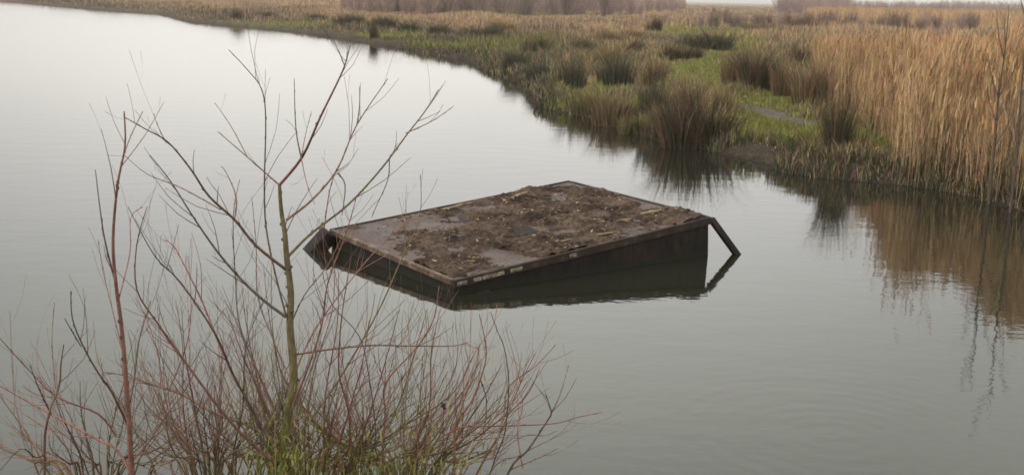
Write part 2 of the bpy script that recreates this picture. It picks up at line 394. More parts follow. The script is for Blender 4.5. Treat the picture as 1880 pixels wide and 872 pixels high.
# pale rubbing strips left on the near part of the front rail
m_strip = mat('pale_strip', (0.42, 0.35, 0.26), 0.8, build=lambda t, b: t.links.new(ramp(t, noise_node(t, 18, 4, 0.7), [(0.38, (0.08, 0.058, 0.042)), (0.62, (0.36, 0.30, 0.225))]), b.inputs['Base Color']))
for a, b_ in ((0.03, 0.15), (0.23, 0.33), (0.345, 0.62), (0.70, 0.86), (1.50, 1.60)):
    boxm('rubbing_strip', (a, -0.026, -0.050), (b_, -0.0125, -0.012), m_strip, pont, 0.004)
# block added in place of the dark reflection blob below the near corner
boxm('reflection_block', (-0.05, -0.10, -0.30), (0.42, 0.019, -0.17), m_hull, pont, 0.012)
# slanting arms at both outer corners
def arm(p, q, w, d, m=m_hull, name='arm'):
    p = np.asarray(p); q = np.asarray(q); t = q - p; L = np.linalg.norm(t); t /= L
    a = np.cross(t, [0, 1, 0.0]); a /= np.linalg.norm(a); b = np.cross(t, a)
    V = []; 
    for c_, s in ((p, 1), (q, 1)):
        for i_, j_ in ((-1, -1), (1, -1), (1, 1), (-1, 1)): V.append(c_ + a * i_ * w / 2 + b * j_ * d / 2)
    F = np.array([[0, 1, 2, 3], [7, 6, 5, 4], [0, 4, 5, 1], [1, 5, 6, 2], [2, 6, 7, 3], [3, 7, 4, 0]])
    o = mesh_np(name, np.array(V), [F], m, pont)
    bv = o.modifiers.new('b', 'BEVEL'); bv.width = 0.006; bv.segments = 2
    return o
wr = loc(at(1349, 458, pR[1] + 0.1)); tr = loc(at(1309, 403, pR[1] + 0.04)); dirr = (wr - tr)
arm(tr + [0, 0.03, 0], wr + dirr * 0.5 + [0, 0.03, 0], 0.075, 0.06)
arm(tr + [0, 0.9, 0], wr + dirr * 0.5 + [0, 0.9, 0], 0.07, 0.06)
wl = loc(at(577, 456, pL[1] - 0.05)); tl = loc(at(603, 427, pL[1] - 0.02)); dirl = wl - tl
arm(tl + [0, -0.04, 0], wl + dirl * 0.6 + [0, -0.04, 0], 0.17, 0.2)
boxm('corner_post', (-0.004, LY - 0.10, -0.7), (0.0195, LY - 0.02, -0.052), m_hull, pont, 0.004)

def deck_build(t, b):
    n = noise_node(t, 1.6, 6, 0.65); n2 = noise_node(t, 22, 5, 0.7); n3 = noise_node(t, 3.2, 3, 0.5)
    c = ramp(t, n, [(0.3, (0.055, 0.040, 0.035)), (0.5, (0.10, 0.077, 0.070)), (0.7, (0.145, 0.118, 0.108))])
    c = mixc(t, 1, c, ramp(t, n2, [(0.3, (0.55, 0.5, 0.45)), (0.7, (1.4, 1.35, 1.3))]), 'MULTIPLY')
    t.links.new(c, b.inputs['Base Color'])
    r = t.nodes.new('ShaderNodeMapRange'); t.links.new(n3, r.inputs[0]); r.inputs[1].default_value = 0.42; r.inputs[2].default_value = 0.6; r.inputs[3].default_value = 0.48; r.inputs[4].default_value = 0.9
    t.links.new(r.outputs[0], b.inputs['Roughness']); bump(t, b, n2, 0.35, 0.01)
m_deck = mat('wet_deck', build=deck_build, spec=0.22)
gx, gy = np.meshgrid(np.linspace(0.046, LX - 0.046, 60), np.linspace(0.038, LY - 0.038, 50), indexing='ij')
def gridmesh(name, X, Y, Z, m, parent, col=None):
    a, b = X.shape; i = np.arange(a - 1)[:, None] * b; j = np.arange(b - 1)[None]
    F = np.stack([i + j, i + b + j, i + b + j + 1, i + j + 1], -1).reshape(-1, 4)
    return mesh_np(name, np.stack([X, Y, Z], -1).reshape(-1, 3), [F], m, parent, col, True)
gridmesh('deck', gx, gy, 0.001 - 0.006 * np.sin(gx / LX * math.pi) * np.sin(gy / LY * math.pi) + 0.002 * np.sin(gx * 7), m_deck, pont)

# soil and rotting litter lying on the deck
gx, gy = np.meshgrid(np.linspace(0.05, LX - 0.05, 330), np.linspace(0.042, LY - 0.042, 250), indexing='ij')
hz = np.array([mnoise.fractal((a * 1.5, b * 1.9, 0.3), 0.8, 2.1, 5) for a, b in zip(gx.ravel(), gy.ravel())]).reshape(gx.shape)
hf = np.array([mnoise.noise((a * 16, b * 16, 4.3)) + 0.6 * mnoise.noise((a * 37, b * 37, 1.3)) for a, b in zip(gx.ravel(), gy.ravel())]).reshape(gx.shape)
bias = 0.011 + 0.012 * sm(gx / LX * 1.6) - 0.035 * np.exp(-((gx - 0.5) ** 2 + (gy - LY + 0.6) ** 2) / 0.55) - 0.03 * np.exp(-((gx - 0.9) ** 2 + (gy - 0.5) ** 2) / 0.06)
edge = np.minimum(np.minimum(gx, LX - gx), np.minimum(gy, LY - gy))
sz = bias + 0.055 * hz + 0.019 * hf - 0.02 * np.exp(-edge / 0.06)
sz = np.where(sz > 0, sz * 1.25, sz) - 0.004
def soil_build(t, b):
    n = noise_node(t, 2.6, 6, 0.7); n2 = noise_node(t, 26, 5, 0.75)
    c = ramp(t, n, [(0.36, (0.018, 0.012, 0.009)), (0.46, (0.052, 0.035, 0.026)), (0.56, (0.095, 0.068, 0.051)), (0.7, (0.14, 0.11, 0.09))])
    c = mixc(t, 1, c, ramp(t, n2, [(0.3, (0.45, 0.4, 0.36)), (0.7, (1.55, 1.5, 1.4))]), 'MULTIPLY')
    t.links.new(c, b.inputs['Base Color']); bump(t, b, n2, 0.9, 0.02)
m_soil = mat('soil', rough=0.9, build=soil_build, spec=0.2)
soil = gridmesh('soil', gx, gy, sz, m_soil, None); soil.matrix_world = PM
tag(soil, 'dark brown soil and rotted litter spread over the pontoon deck', 'soil', kind='stuff')
# dead leaves and straw bits
def sample_sz(x, y):
    i_ = np.clip((x - 0.05) / (LX - 0.1) * 329, 0, 329).astype(int); j_ = np.clip((y - 0.042) / (LY - 0.084) * 249, 0, 249).astype(int)
    return np.maximum(sz[i_, j_], 0.0)
nb = 1300
bx = rng.uniform(0.06, LX - 0.06, nb); by = rng.uniform(0.06, LY - 0.06, nb)
keep = sample_sz(bx, by) > rng.uniform(-0.002, 0.02, nb); bx, by = bx[keep], by[keep]; nb = len(bx)
L_ = rng.uniform(0.012, 0.06, nb); Wd = rng.uniform(0.005, 0.018, nb); th = rng.uniform(0, 6.28, nb); tz = rng.uniform(-0.35, 0.35, nb)
c0 = np.stack([bx, by, sample_sz(bx, by) + 0.007], 1)
d1 = np.stack([np.cos(th), np.sin(th), tz], 1) * L_[:, None]; d2 = np.stack([-np.sin(th), np.cos(th), rng.uniform(-0.5, 0.5, nb)], 1) * Wd[:, None]
Vl = np.stack([c0 - d1, c0 - d2, c0 + d1, c0 + d2], 1).reshape(-1, 3)
pal = np.array([[0.34, 0.24, 0.12], [0.15, 0.095, 0.05], [0.1, 0.055, 0.03], [0.32, 0.26, 0.18], [0.14, 0.09, 0.06]])[rng.choice(5, nb, p=[0.05, 0.25, 0.4, 0.06, 0.24])]
m_leaf = mat('litter', attr=True, rough=0.8)
lit = mesh_np('leaf_litter', Vl, [np.arange(nb * 4).reshape(-1, 4)], m_leaf, None, np.repeat(pal, 4, 0)); lit.matrix_world = PM
tag(lit, 'scattered dead leaves and straw bits on the pontoon deck', 'leaf litter', kind='stuff')

def deck_point(px, py):
    d = ray(px, py); o = np.array([0, 0, EYE]); t = ((pN - o) @ ez) / (d @ ez); return o + t * d
m_wood = mat('pale_wood', (0.42, 0.32, 0.19), 0.8, build=lambda t, b: t.links.new(ramp(t, noise_node(t, 9, 4, 0.6), [(0.3, (0.13, 0.09, 0.055)), (0.7, (0.42, 0.32, 0.19))]), b.inputs['Base Color']))
def stick(px0, px1, r, label, name='driftwood', cat='driftwood', m=m_wood):
    r *= 0.68
    p = deck_point(*px0); q = deck_point(*px1); lp, lq = loc(p), loc(q)
    for l in (lp, lq): l[2] = sample_sz(np.array([l[0]]), np.array([l[1]]))[0] + r * 0.5
    k = 7; pts = []; rr_ = []
    for i_ in range(k):
        t = i_ / (k - 1); pt = lp * (1 - t) + lq * t
        pts.append(pt + np.array([R0.uniform(-1, 1) * r * 0.5, R0.uniform(-1, 1) * r * 0.5, R0.uniform(-.2, .4) * r])); rr_.append(r * (0.55 + 0.5 * math.sin(math.pi * min(max(t, 0.12), 0.9))) * R0.uniform(0.8, 1.2))
    V_, F_, c_, P_, r_ = tube(pts, rr_, (0.4, 0.3, 0.2), 7, 3)
    n_ = len(P_); cap = [np.arange(7)[::-1][None], (np.arange(7) + (n_ - 1) * 7)[None]]
    o = mesh_np(name, V_, [F_] + cap, m, None, None, True); o.matrix_world = PM
    return tag(o, label, cat)
stick((810, 389), (868, 375), 0.028, 'long pale yellow driftwood piece lying along the back edge of the deck')
stick((925, 372), (968, 362), 0.034, 'short thick pale driftwood piece near the middle of the back edge')
stick((740, 401), (765, 396), 0.014, 'tiny pale stick on the bare left end of the back edge')
stick((1178, 400), (1214, 396), 0.024, 'straw coloured stick on the right part of the deck')
stick((1085, 408), (1110, 413), 0.018, 'small yellowish stick right of the deck centre')
stick((1132, 412), (1160, 404), 0.018, 'thin pale stick just left of the straw coloured one')
stick((1020, 452), (1050, 446), 0.018, 'pale splinter beside the front rail of the deck')
stick((1095, 437), (1130, 428), 0.016, 'grey brown twig lying along the front rail towards the right')
stick((868, 481), (880, 478), 0.026, 'pale rounded chunk lying near the near corner of the deck', 'stone', 'stone')
stick((925, 440), (940, 437), 0.022, 'small dark lump standing on the wet patch of the deck', 'clod', 'clod', m_soil)
stick((920, 457), (955, 455), 0.016, 'flat dark clod below the small dark lump on the deck', 'clod', 'clod', m_soil)

# ------------------------------------------------------------------ marsh vegetation
m_blade = mat('dry_blades', attr=True, rough=0.75, spec=0.2)
def jitter(col, r, amt=0.22):
    n = len(col); k = 1 + r.normal(0, amt, n)[:, None]; h = 1 + r.normal(0, 0.06, (n, 3)); return np.clip(col * k * h, 0.01, 0.7)

# reed beds --------------------------------------------------------
def inside(poly, x, y):
    p = np.array(poly); ins = np.zeros(x.shape, bool)
    for i_ in range(len(p)):
        ax, ay = p[i_]; bx_, by_ = p[(i_ + 1) % len(p)]; c = (ay > y) != (by_ > y)
        if ay != by_: ins ^= c & (x < (bx_ - ax) * (y - ay) / (by_ - ay) + ax)
    return ins
def reeds(name, poly_px, n, hmean, hsd, label, seed, w=0.0065, leaves=4, tall=None, zb=0.3, colmix=None):
    r = np.random.default_rng(seed)
    poly = [tuple(gp(x, y, zb)[:2]) for x, y in poly_px]; pa = np.array(poly)
    lo, hi = pa.min(0), pa.max(0)
    X_ = r.uniform(lo[0], hi[0], n * 6); Y_ = lo[1] + (hi[1] - lo[1]) * r.random(n * 6) ** 1.5
    dens = noise2(X_, Y_, 0.8, 2.2) + 0.3 * noise2(X_, Y_, 0.25, 6.6)
    k = inside(poly, X_, Y_) & (dens > r.uniform(-0.75, 0.35, len(X_))) & (r.random(len(X_)) < 0.35 + 0.65 * sm(signed(X_, Y_) / 2.5)) & (signed(X_, Y_) > -0.05)
    X_, Y_ = X_[k][:n], Y_[k][:n]; m = len(X_)
    Zg = height(X_, Y_) - 0.03
    h = r.normal(hmean, hsd, m) * (1 + 0.10 * noise2(X_, Y_, 1.6, 9.1))
    h = np.where(r.random(m) < 0.12, h * r.uniform(0.4, 0.8, m), h)
    if tall is not None: h *= tall(X_, Y_)
    P = np.stack([X_, Y_, Zg], 1)
    cm = noise2(X_, Y_, 1.0, 4.4)[:, None]
    base = np.where(cm > 0, STRAW * (1 - cm) + np.array([0.56, 0.39, 0.215]) * cm, STRAW * (1 + cm) - np.array([0.34, 0.20, 0.115]) * cm)
    if colmix is not None: base = base * (1 - colmix[1]) + np.array(colmix[0]) * colmix[1]
    col = jitter(base, r, 0.2)
    dead = r.random(m) < 0.12; col[dead] *= 0.45
    pale = r.random(m) < 0.08; col[pale] = col[pale] * 1.35
    acc = Acc(); lean = np.abs(r.normal(0, 0.12, m)); ld = r.uniform(0, 6.28, m)
    acc.add(blades(P, h, w, r.uniform(0, 3.14, m), lean, ld, col, 0.4, 0.4))
    tip = P + np.stack([np.cos(ld) * lean * h, np.sin(ld) * lean * h, h * 0.99], 1)
    # plumes
    pk = r.random(m) < 0.75
    acc.add(blades(tip[pk] - [0, 0, 0.12], r.uniform(0.16, 0.3, pk.sum()), r.uniform(0.015, 0.03, pk.sum()), r.uniform(0, 3.14, pk.sum()), r.uniform(0.1, 0.45, pk.sum()), ld[pk] * 0 + r.normal(0.4, 1.2, pk.sum()), col[pk] * np.array([0.85, 0.78, 0.75]), 0.6))
    for q in range(leaves):
        t = r.uniform(0.12, 0.9, m); Q = P + (tip - P) * t[:, None]
        acc.add(blades(Q, r.uniform(0.18, 0.42, m) , w * 1.15, r.uniform(0, 3.14, m), r.uniform(0.1, 0.6, m), r.uniform(0, 6.28, m), jitter(col, r, 0.12), 0.6))
    o = acc.build(name, m_blade); return tag(o, label, 'reed bed', kind='stuff')

bed = [(1500, 186), (1535, 200), (1580, 214), (1640, 245), (1668, 285), (1672, 322), (1700, 336), (1760, 346), (1835, 366), (1885, 380), (2060, 415), (2250, 330), (2200, 196), (1900, 188), (1700, 180), (1540, 172), (1490, 172)]
reeds('reed_bed', bed, 36000, 1.76, 0.16, 'tall dense golden reed bed filling the right bank beside the water', 31, tall=lambda x, y: (0.58 + 0.42 * sm(signed(x, y) / 3.2)) - 0.12 * sm((y - 18) / 14) + 0.06 * noise2(x, y, 2.5, 1.2) + 0.30 * sm((x / y - 0.385) / 0.05) * sm((32 - y) / 8))
reeds('reed_fringe', [(1655, 240), (1600, 238), (1640, 262), (1655, 292), (1652, 322), (1700, 342), (1760, 352), (1835, 372), (1885, 386), (2060, 420), (2000, 385), (1880, 355), (1760, 330), (1700, 300)], 2600, 1.45, 0.4, 'sparse pale reed stems standing forward of the golden reed bed at the water', 33, w=0.009, leaves=3)
reeds('reed_fringe', [(1510, 196), (1560, 206), (1650, 245), (1665, 300), (1660, 338), (1632, 338), (1640, 290), (1600, 244), (1520, 216)], 700, 1.25, 0.35, 'thin short reeds on the left flank of the golden reed bed', 36, w=0.008, leaves=3)
reeds('reed_bed', [(1470, 40), (2100, 62), (2150, 40), (1500, 30)], 26000, 1.9, 0.25, 'far pale orange reed bed below the right skyline', 37, w=0.05, leaves=2)
# low green and brown undergrowth at the reed feet
def undergrowth():
    r = np.random.default_rng(44); poly = [tuple(gp(x, y, 0.3)[:2]) for x, y in bed]; pa = np.array(poly); lo, hi = pa.min(0), pa.max(0); n = 60000
    x, y = r.uniform(lo[0], hi[0], n), r.uniform(lo[1], hi[1], n); k = inside(poly, x, y) & (signed(x, y) > -0.1); x, y = x[k], y[k]; n = len(x)
    c = np.array([DKG, BRN * 0.6, OLV * 0.8, DKG * 0.7, TAN * 0.6])[r.integers(0, 5, n)]
    acc = Acc(); acc.add(blades(np.stack([x, y, height(x, y) - 0.02], 1), r.uniform(0.3, 0.95, n), 0.013, r.uniform(0, 3.14, n), r.uniform(0, 0.9, n), r.uniform(0, 6.28, n), jitter(c, r, 0.25), 0.5))
    tag(acc.build('undergrowth', m_blade), 'dark leafy undergrowth at the feet of the golden reeds', 'undergrowth', kind='stuff')
undergrowth()
# far reed beds and sedge ------------------------------------------------
def spread(n, amin, amax, dmin, dmax, p, r):
    a = np.radians(r.uniform(amin, amax, n)); d = dmin * (dmax / dmin) ** (r.random(n) ** p)
    return d * np.sin(a), d * np.cos(a)
def sward(name, n, dmin, dmax, hfun, wfun, label, seed, cat, amin=-28, amax=30, p=1.0, smin=0.25, lean=0.35, smax=1e9):
    r = np.random.default_rng(seed)
    x, y = spread(n, amin, amax, dmin, dmax, p, r); s = signed(x, y); k = (s > smin + 0.1 * wob(x, y)) & (s < smax)
    x, y, s = x[k], y[k], s[k]
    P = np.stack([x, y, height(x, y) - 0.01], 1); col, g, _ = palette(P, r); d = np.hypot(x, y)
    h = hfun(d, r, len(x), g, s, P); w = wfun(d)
    k = h > 0.02; P, col, g, d, h, w = P[k], col[k], g[k], d[k], h[k], w[k]; m = len(P)
    acc = Acc(); acc.add(blades(P, h, w, r.uniform(0, 3.14, m), r.uniform(0.0, lean * 2, m), r.uniform(0, 6.28, m), jitter(col, r, 0.2), 0.5))
    o = acc.build(name, m_blade); return tag(o, label, cat, kind='stuff')
pathP = np.array([gp(x, y, 0.35)[:2] for x, y in [(1290, 190), (1350, 194), (1400, 203), (1460, 219), (1530, 234), (1600, 244), (1680, 252)]])
def near_path(P):
    d = np.full(len(P), 1e9)
    for a, b in zip(pathP[:-1], pathP[1:]):
        e_ = b - a; t = np.clip(((P[:, :2] - a) @ e_) / (e_ @ e_), 0, 1); d = np.minimum(d, np.linalg.norm(P[:, :2] - a - t[:, None] * e_, axis=1))
    return d
def h_near(d, r, n, g, s, P):
    nn = noise2(P[:, 0], P[:, 1], 1.1, 12.3)
    h = (0.22 + 0.60 * np.clip(nn + 0.12, 0, 1)) * r.uniform(0.4, 1.3, n) * (1 - 0.68 * sm(g * 1.6))
    h *= np.clip(s / 1.0, 0.35, 1)
    h = np.where(near_path(P) < 0.30 + 0.12 * noise2(P[:, 0], P[:, 1], 0.5, 31.0), 0, h)
    px, py = to_px(P)
    bare = gauss(px, py, 1385, 288, 62, 22)           # trodden mud slope
    return np.where(bare > r.uniform(0.2, 0.9, n), 0, h)
sward('marsh_grass', 300000, 17, 78, h_near, lambda d: 0.004 + 0.0004 * d, 'mixed green and tan marsh grass covering the far bank', 51, 'grass', -16, 27, 0.85)
def h_far(d, r, n, g, s, P):
    nn = noise2(P[:, 0], P[:, 1] * 0.4, 12, 2.9)
    return (0.40 + 1.0 * np.clip(nn + 0.15, 0, 1)) * r.uniform(0.6, 1.1, n) * (1 - 0.5 * g) * np.clip(s / 5.0, 0.3, 1)
sward('sedge', 260000, 66, 800, h_far, lambda d: 0.00055 * d, 'pale tan and purplish sedge stretching away to the skyline', 52, 'sedge', -27, 27, 1.1, 0.6, 0.15)

# rush clumps: individuals ------------------------------------------------
def clump_mesh(seed, green, brown, dens=1.0):
    r = np.random.default_rng(seed); A1, A2 = Acc(), Acc()
    subs = np.stack([r.uniform(-0.36, 0.36, 5), r.uniform(-0.2, 0.2, 5), r.uniform(0.55, 1.1, 5)], 1); subs[0, 2] = 1.1
    for acc, n, hb, colr, sp in ((A1, int(520 * dens), 0.92, green, 0.42), (A2, int(420 * dens), 1.02, brown, 0.6)):
        a = r.uniform(0, 6.28, n); q = np.sqrt(r.random(n)) * 0.24
        sc = r.integers(0, 5, n)
        P = np.stack([np.cos(a) * q + subs[sc, 0], np.sin(a) * q + subs[sc, 1], np.zeros(n) - 0.05], 1); hb = hb * subs[sc, 2]; q = q * 1.5
        out = np.clip(q / 0.36 * sp + r.normal(0, 0.12, n), 0, 1)
        acc.add(blades(P, hb * r.uniform(0.5, 1.08, n), 0.012, r.uniform(0, 3.14, n), out, a + r.normal(0, 0.5, n), jitter(np.tile(colr, (n, 1)), r, 0.32), 0.45))
    return A1, A2
CL = {}
for key, (sd, g_, b_) in {'dark': (1, np.array([0.048, 0.048, 0.027]), np.array([0.14, 0.085, 0.05])),
                          'blue': (2, np.array([0.058, 0.070, 0.044]), np.array([0.12, 0.10, 0.062])),
                          'tan': (3, np.array([0.16, 0.125, 0.06]), np.array([0.36, 0.25, 0.125])),
                          'olive': (4, np.array([0.085, 0.105, 0.035]), np.array([0.27, 0.19, 0.10])),
                          'brown': (5, np.array([0.10, 0.078, 0.045]), np.array([0.24, 0.155, 0.085]))}.items():
    CL[key] = []
    for vv in range(3):
        A1, A2 = clump_mesh(sd + 20 * vv, g_, b_)
        a = A1.build('stems', m_blade); b = A2.build('dead_stems', m_blade); CL[key].append((a.data, b.data))
        bpy.data.objects.remove(a); bpy.data.objects.remove(b)
def rush(kind, px, py, wpx, hpx, label, deep=0.8, group='rush clumps on the far bank'):
    p = gp(px, py, 0.28 if py > 130 else 0.38); z = float(height(np.array([p[0]]), np.array([p[1]]))[0]); z = max(z, 0.0)
    p = gp(px, py, z); dist = float(np.linalg.norm(p - [0, 0, EYE]))
    w = wpx / FPX * dist; h = hpx / FPX * dist * 1.28
    e_ = empty('rush_clump', (p[0], p[1], max(z, 0.0)))
    e_.scale = (w / 1.15, w / 1.15 * deep, h / 0.95); e_.rotation_euler = (0, 0, R0.uniform(-0.3, 0.3) + R0.choice((0, math.pi)))
    for nm, me in zip(('stems', 'dead_stems'), CL[kind][R0.randrange(3)]):
        o = bpy.data.objects.new(nm, me); C.objects.link(o); o.parent = e_
    return tag(e_, label, 'rush clump', group)
for a in [
 ('dark', 1290, 272, 150, 92, 'largest dark rush clump, at the water edge left of the muddy slope'),
 ('dark', 1238, 256, 95, 82, 'brown green rush clump at the water edge, touching the largest clump on its left'),
 ('dark', 1541, 312, 82, 118, 'lone tall dark rush clump with flaring top, left of the golden reeds at the water'),
 ('dark', 1402, 168, 110, 62, 'wide dark rush clump behind the bright grass, left of the reed bed'),
 ('brown', 1350, 158, 60, 56, 'russet rush clump leaning against the wide dark one behind the bright grass'),
 ('blue', 1122, 160, 82, 62, 'dark blue green rush clump topped by tan grass, above the bright patch on the point'),
 ('blue', 1040, 164, 70, 56, 'dark green rush clump on the point, nearest the bent branch'),
 ('brown', 1205, 168, 60, 50, 'purplish brown rush clump in the middle of the bank'),
 ('blue', 1200, 214, 62, 66, 'grey green rush clump with pale upright blades, mid bank behind the water edge clumps'),
 ('brown', 1128, 232, 74, 50, 'low brown rush clump overhanging the water left of the mid bank clumps'),
 ('olive', 1078, 214, 64, 42, 'olive rush tuft at the water just right of the bent branch'),
 ('tan', 1112, 122, 90, 40, 'pale straw grass mound behind the dark blue green rush clump'),
 ('tan', 1262, 200, 70, 46, 'straw topped tuft between the mid bank clump and the largest clump'),
 ('tan', 1322, 208, 44, 42, 'small pinkish straw tuft just behind the largest dark clump'),
 ('brown', 1495, 200, 90, 74, 'dark brown rush clump at the left foot of the reed bed'),
 ('brown', 1445, 178, 50, 54, 'brown tuft between the wide dark clump and the reed bed'),
 ('dark', 1480, 128, 60, 40, 'dark rush tuft against the back left corner of the reed bed'),
 ('blue', 1295, 92, 110, 34, 'wide grey green rush clump behind the bright round grass patch'),
 ('dark', 1262, 110, 50, 24, 'dark low rush tuft left of the bright round grass patch'),
 ('dark', 1228, 112, 44, 24, 'dark low tuft beside another one, left of the bright round patch'),
 ('blue', 1066, 98, 54, 26, 'blue green rush clump in the rough behind the straw mound'),
 ('dark', 1198, 60, 32, 26, 'small dark upright tuft in pale green grass far back'),
 ('dark', 1160, 104, 36, 30, 'dark narrow tuft in the rough right of the straw mound'),
 ('brown', 1120, 82, 48, 22, 'brown tuft with reddish tops in the rough far back'),
 ('blue', 908, 76, 48, 26, 'blue green rush clump standing rightmost in the far shore row'),
 ('blue', 862, 72, 52, 22, 'second blue green rush clump from the right in the far shore row'),
 ('blue', 812, 66, 56, 22, 'third blue green rush clump from the right in the far shore row'),
 ('blue', 756, 60, 54, 20, 'middle blue green rush clump in the far shore row, fourth from its right end'),
 ('blue', 700, 54, 56, 22, 'blue green rush clump just right of the dark bush with the reflection'),
 ('blue', 640, 48, 60, 20, 'leftmost broad blue green rush clump in the far shore row'),
 ('dark', 585, 40, 40, 14, 'low dark tuft left of the far shore row'),
 ('dark', 500, 36, 40, 12, 'low dark tuft on the far shore right of the farthest dark bush'),
 ('olive', 985, 96, 60, 28, 'olive rush tuft with rusty grass on the shoulder of the point'),
 ('tan', 930, 62, 60, 24, 'pale tan tuft behind the far shore row at its right end'),
 ('tan', 1010, 76, 50, 24, 'pale tan tuft in the rough above the shoulder of the point'),
 ('tan', 1170, 76, 60, 22, 'yellowish tan tuft left of the small dark upright tuft'),
 ('brown', 1380, 62, 90, 18, 'wide purple brown tussock far back behind the green grass'),
 ('brown', 1470, 56, 80, 18, 'wide dark tussock behind the reed bed, far back'),
 ('olive', 1160, 246, 50, 30, 'green tuft hanging into the water below the mid bank clumps'),
 ('dark', 1020, 188, 40, 30, 'dark tuft at the waterline just right of the bent branch top'),
 ('blue', 952, 126, 60, 34, 'dark green tuft on the steep shore where the point begins'),
 ('blue', 985, 146, 56, 34, 'dark green tuft on the shore above the bent branch'),
 ('dark', 1695, 338, 60, 44, 'low dark tuft at the feet of the golden reeds by the water'),
 ('olive', 1640, 322, 56, 40, 'olive tuft between the lone tall clump and the golden reeds'),
 ('dark', 1480, 290, 60, 34, 'low dark green tuft above the mud slope, left of the lone tall clump'),
 ]: rush(*a)
for px, py, w, h, lab in [(688, 78, 20, 30, 'small dark bush at the far waterline casting a short black reflection'), (433, 43, 22, 24, 'dark upright bush at the far waterline on the left, farthest one')]:
    o = rush('dark', px, py, w, h, lab, 1.0, None); o.name = 'small_bush'; o['category'] = 'bush'
    if 'group' in o.keys(): del o['group']

# thin damp haze over the whole marsh
import bmesh
bm = bmesh.new(); bmesh.ops.create_cube(bm, size=1); me = bpy.data.meshes.new('haze'); bm.to_mesh(me); bm.free()
hz_o = bpy.data.objects.new('haze', me); C.objects.link(hz_o); hz_o.scale = (12400, 12400, 14.5); hz_o.location = (0, 0, 14.5 / 2 - 2.4)
mh = bpy.data.materials.new('haze'); mh.use_nodes = True; mh.node_tree.nodes.clear()
vo = mh.node_tree.nodes.new('ShaderNodeOutputMaterial'); pv = mh.node_tree.nodes.new('ShaderNodeVolumePrincipled')
pv.inputs['Color'].default_value = (0.93, 0.92, 0.92, 1); pv.inputs['Density'].default_value = 0.0004
mh.node_tree.links.new(pv.outputs[0], vo.inputs['Volume']); me.materials.append(mh)
tag(hz_o, 'thin pale haze hanging over the marsh', 'haze', kind='stuff')
S.cycles.volume_bounces = 0; S.cycles.volume_step_rate = 4

# low plants trailing over the edge of the bank
def h_edge(d, r, n, g, s, P):
    px, py = to_px(P)
    k = (s < np.where(px > 1470, 2.2, 0.9)) & (noise2(P[:, 0], P[:, 1], 0.7, 7.7) > np.where(px > 1470, -0.6, -0.15))
    bare = gauss(px, py, 1385, 290, 60, 26)
    return np.where(k & (bare < 0.35), r.uniform(0.10, 0.42, n) * np.where(px > 1600, 0.6 + 0.6 * noise2(P[:, 0], P[:, 1], 0.5, 3.9), 1), 0)
sward('bank_plants', 600000, 14, 70, h_edge, lambda d: 0.006 + 0.00045 * d, 'dark low plants trailing along the water edge of the far bank', 53, 'bank plants', -16, 28, 1.0, -0.10, 0.45, 2.2)

# ------------------------------------------------------------------ woody plants
m_bark = mat('bark', attr=True, rough=0.75, spec=0.25, build=lambda t, b: None)
def bark_build(m):
    t = m.node_tree; b = t.nodes['Principled BSDF']; a = [n for n in t.nodes if n.type == 'ATTRIBUTE'][0]
    n = noise_node(t, 60, 4, 0.6, mscale=(1, 1, 0.4)); f = ramp(t, n, [(0.3, (0.6, 0.6, 0.6)), (0.7, (1.35, 1.35, 1.35))])
    t.links.new(mixc(t, 1, a.outputs['Color'], f, 'MULTIPLY'), b.inputs['Base Color']); bump(t, b, n, 0.4, 0.002)
bark_build(m_bark)

# scrub bushes of the far hedge line
def scrub_mesh(seed, n, colr, hgt=1.0, spread_=0.45):
    r = np.random.default_rng(seed); acc = Acc()
    for _ in range(n):
        a = r.uniform(0, 6.28); b0 = np.array([math.cos(a), math.sin(a), 0]) * r.uniform(0, 0.10)
        up = r.uniform(0.55, 1.0) * hgt; out = r.uniform(0.05, spread_) * (1.15 - up * 0.35)
        tip = b0 + np.array([math.cos(a) * out, math.sin(a) * out, up]); mid = (b0 + tip) / 2 + np.array([math.cos(a), math.sin(a), 0]) * out * 0.18
        c = np.array(colr) * r.uniform(0.7, 1.3)
        V_, F_, c_, P_, r_ = tube([b0, mid, tip], [0.011, 0.007, 0.003], c, 3, 2); acc.add((V_, F_, c_))
        for _k in range(7):
            t = r.uniform(0.3, 0.95); s = mid + (tip - mid) * (2 * t - 1) if t > 0.5 else b0 + (mid - b0) * 2 * t
            a2 = r.uniform(0, 6.28); l = r.uniform(0.1, 0.3); e2 = s + np.array([math.cos(a2) * l * 0.6, math.sin(a2) * l * 0.6, l])
            V_, F_, c_, P_, r_ = tube([s, e2], [0.005, 0.002], c * r.uniform(0.85, 1.2), 3, 1); acc.add((V_, F_, c_))
    return acc
SC = []
for k, c in enumerate([(0.37, 0.265, 0.24), (0.42, 0.30, 0.255), (0.21, 0.155, 0.13)]):
    o = scrub_mesh(90 + k, 46, c).build('branches', m_bark); SC.append(o.data); bpy.data.objects.remove(o)
def scrub(px, py, hpx, wf, k, label, group=None, dist=None):
    p = gp(px, py, 0.4); d = float(p[1]); h = hpx / FPX * d
    o = bpy.data.objects.new('bare_bush', SC[k]); C.objects.link(o)
    o.location = (p[0], p[1], float(height(np.array([p[0]]), np.array([p[1]]))[0]) - 0.05); o.scale = (h * wf, h * wf, h); o.rotation_euler = (0, 0, R0.uniform(0, 6.28))
    return tag(o, label, 'bush', group)
scrub(1040, 31, 60, 0.75, 2, 'dark bare bush standing out of the far scrub line, left one of two')
scrub(1108, 34, 60, 0.45, 2, 'narrow dark bare bush standing out of the far scrub line, right one of two')
scrub(806, 20, 50, 0.35, 2, 'small dark bare bush at the left end of the far scrub line')
x = 640
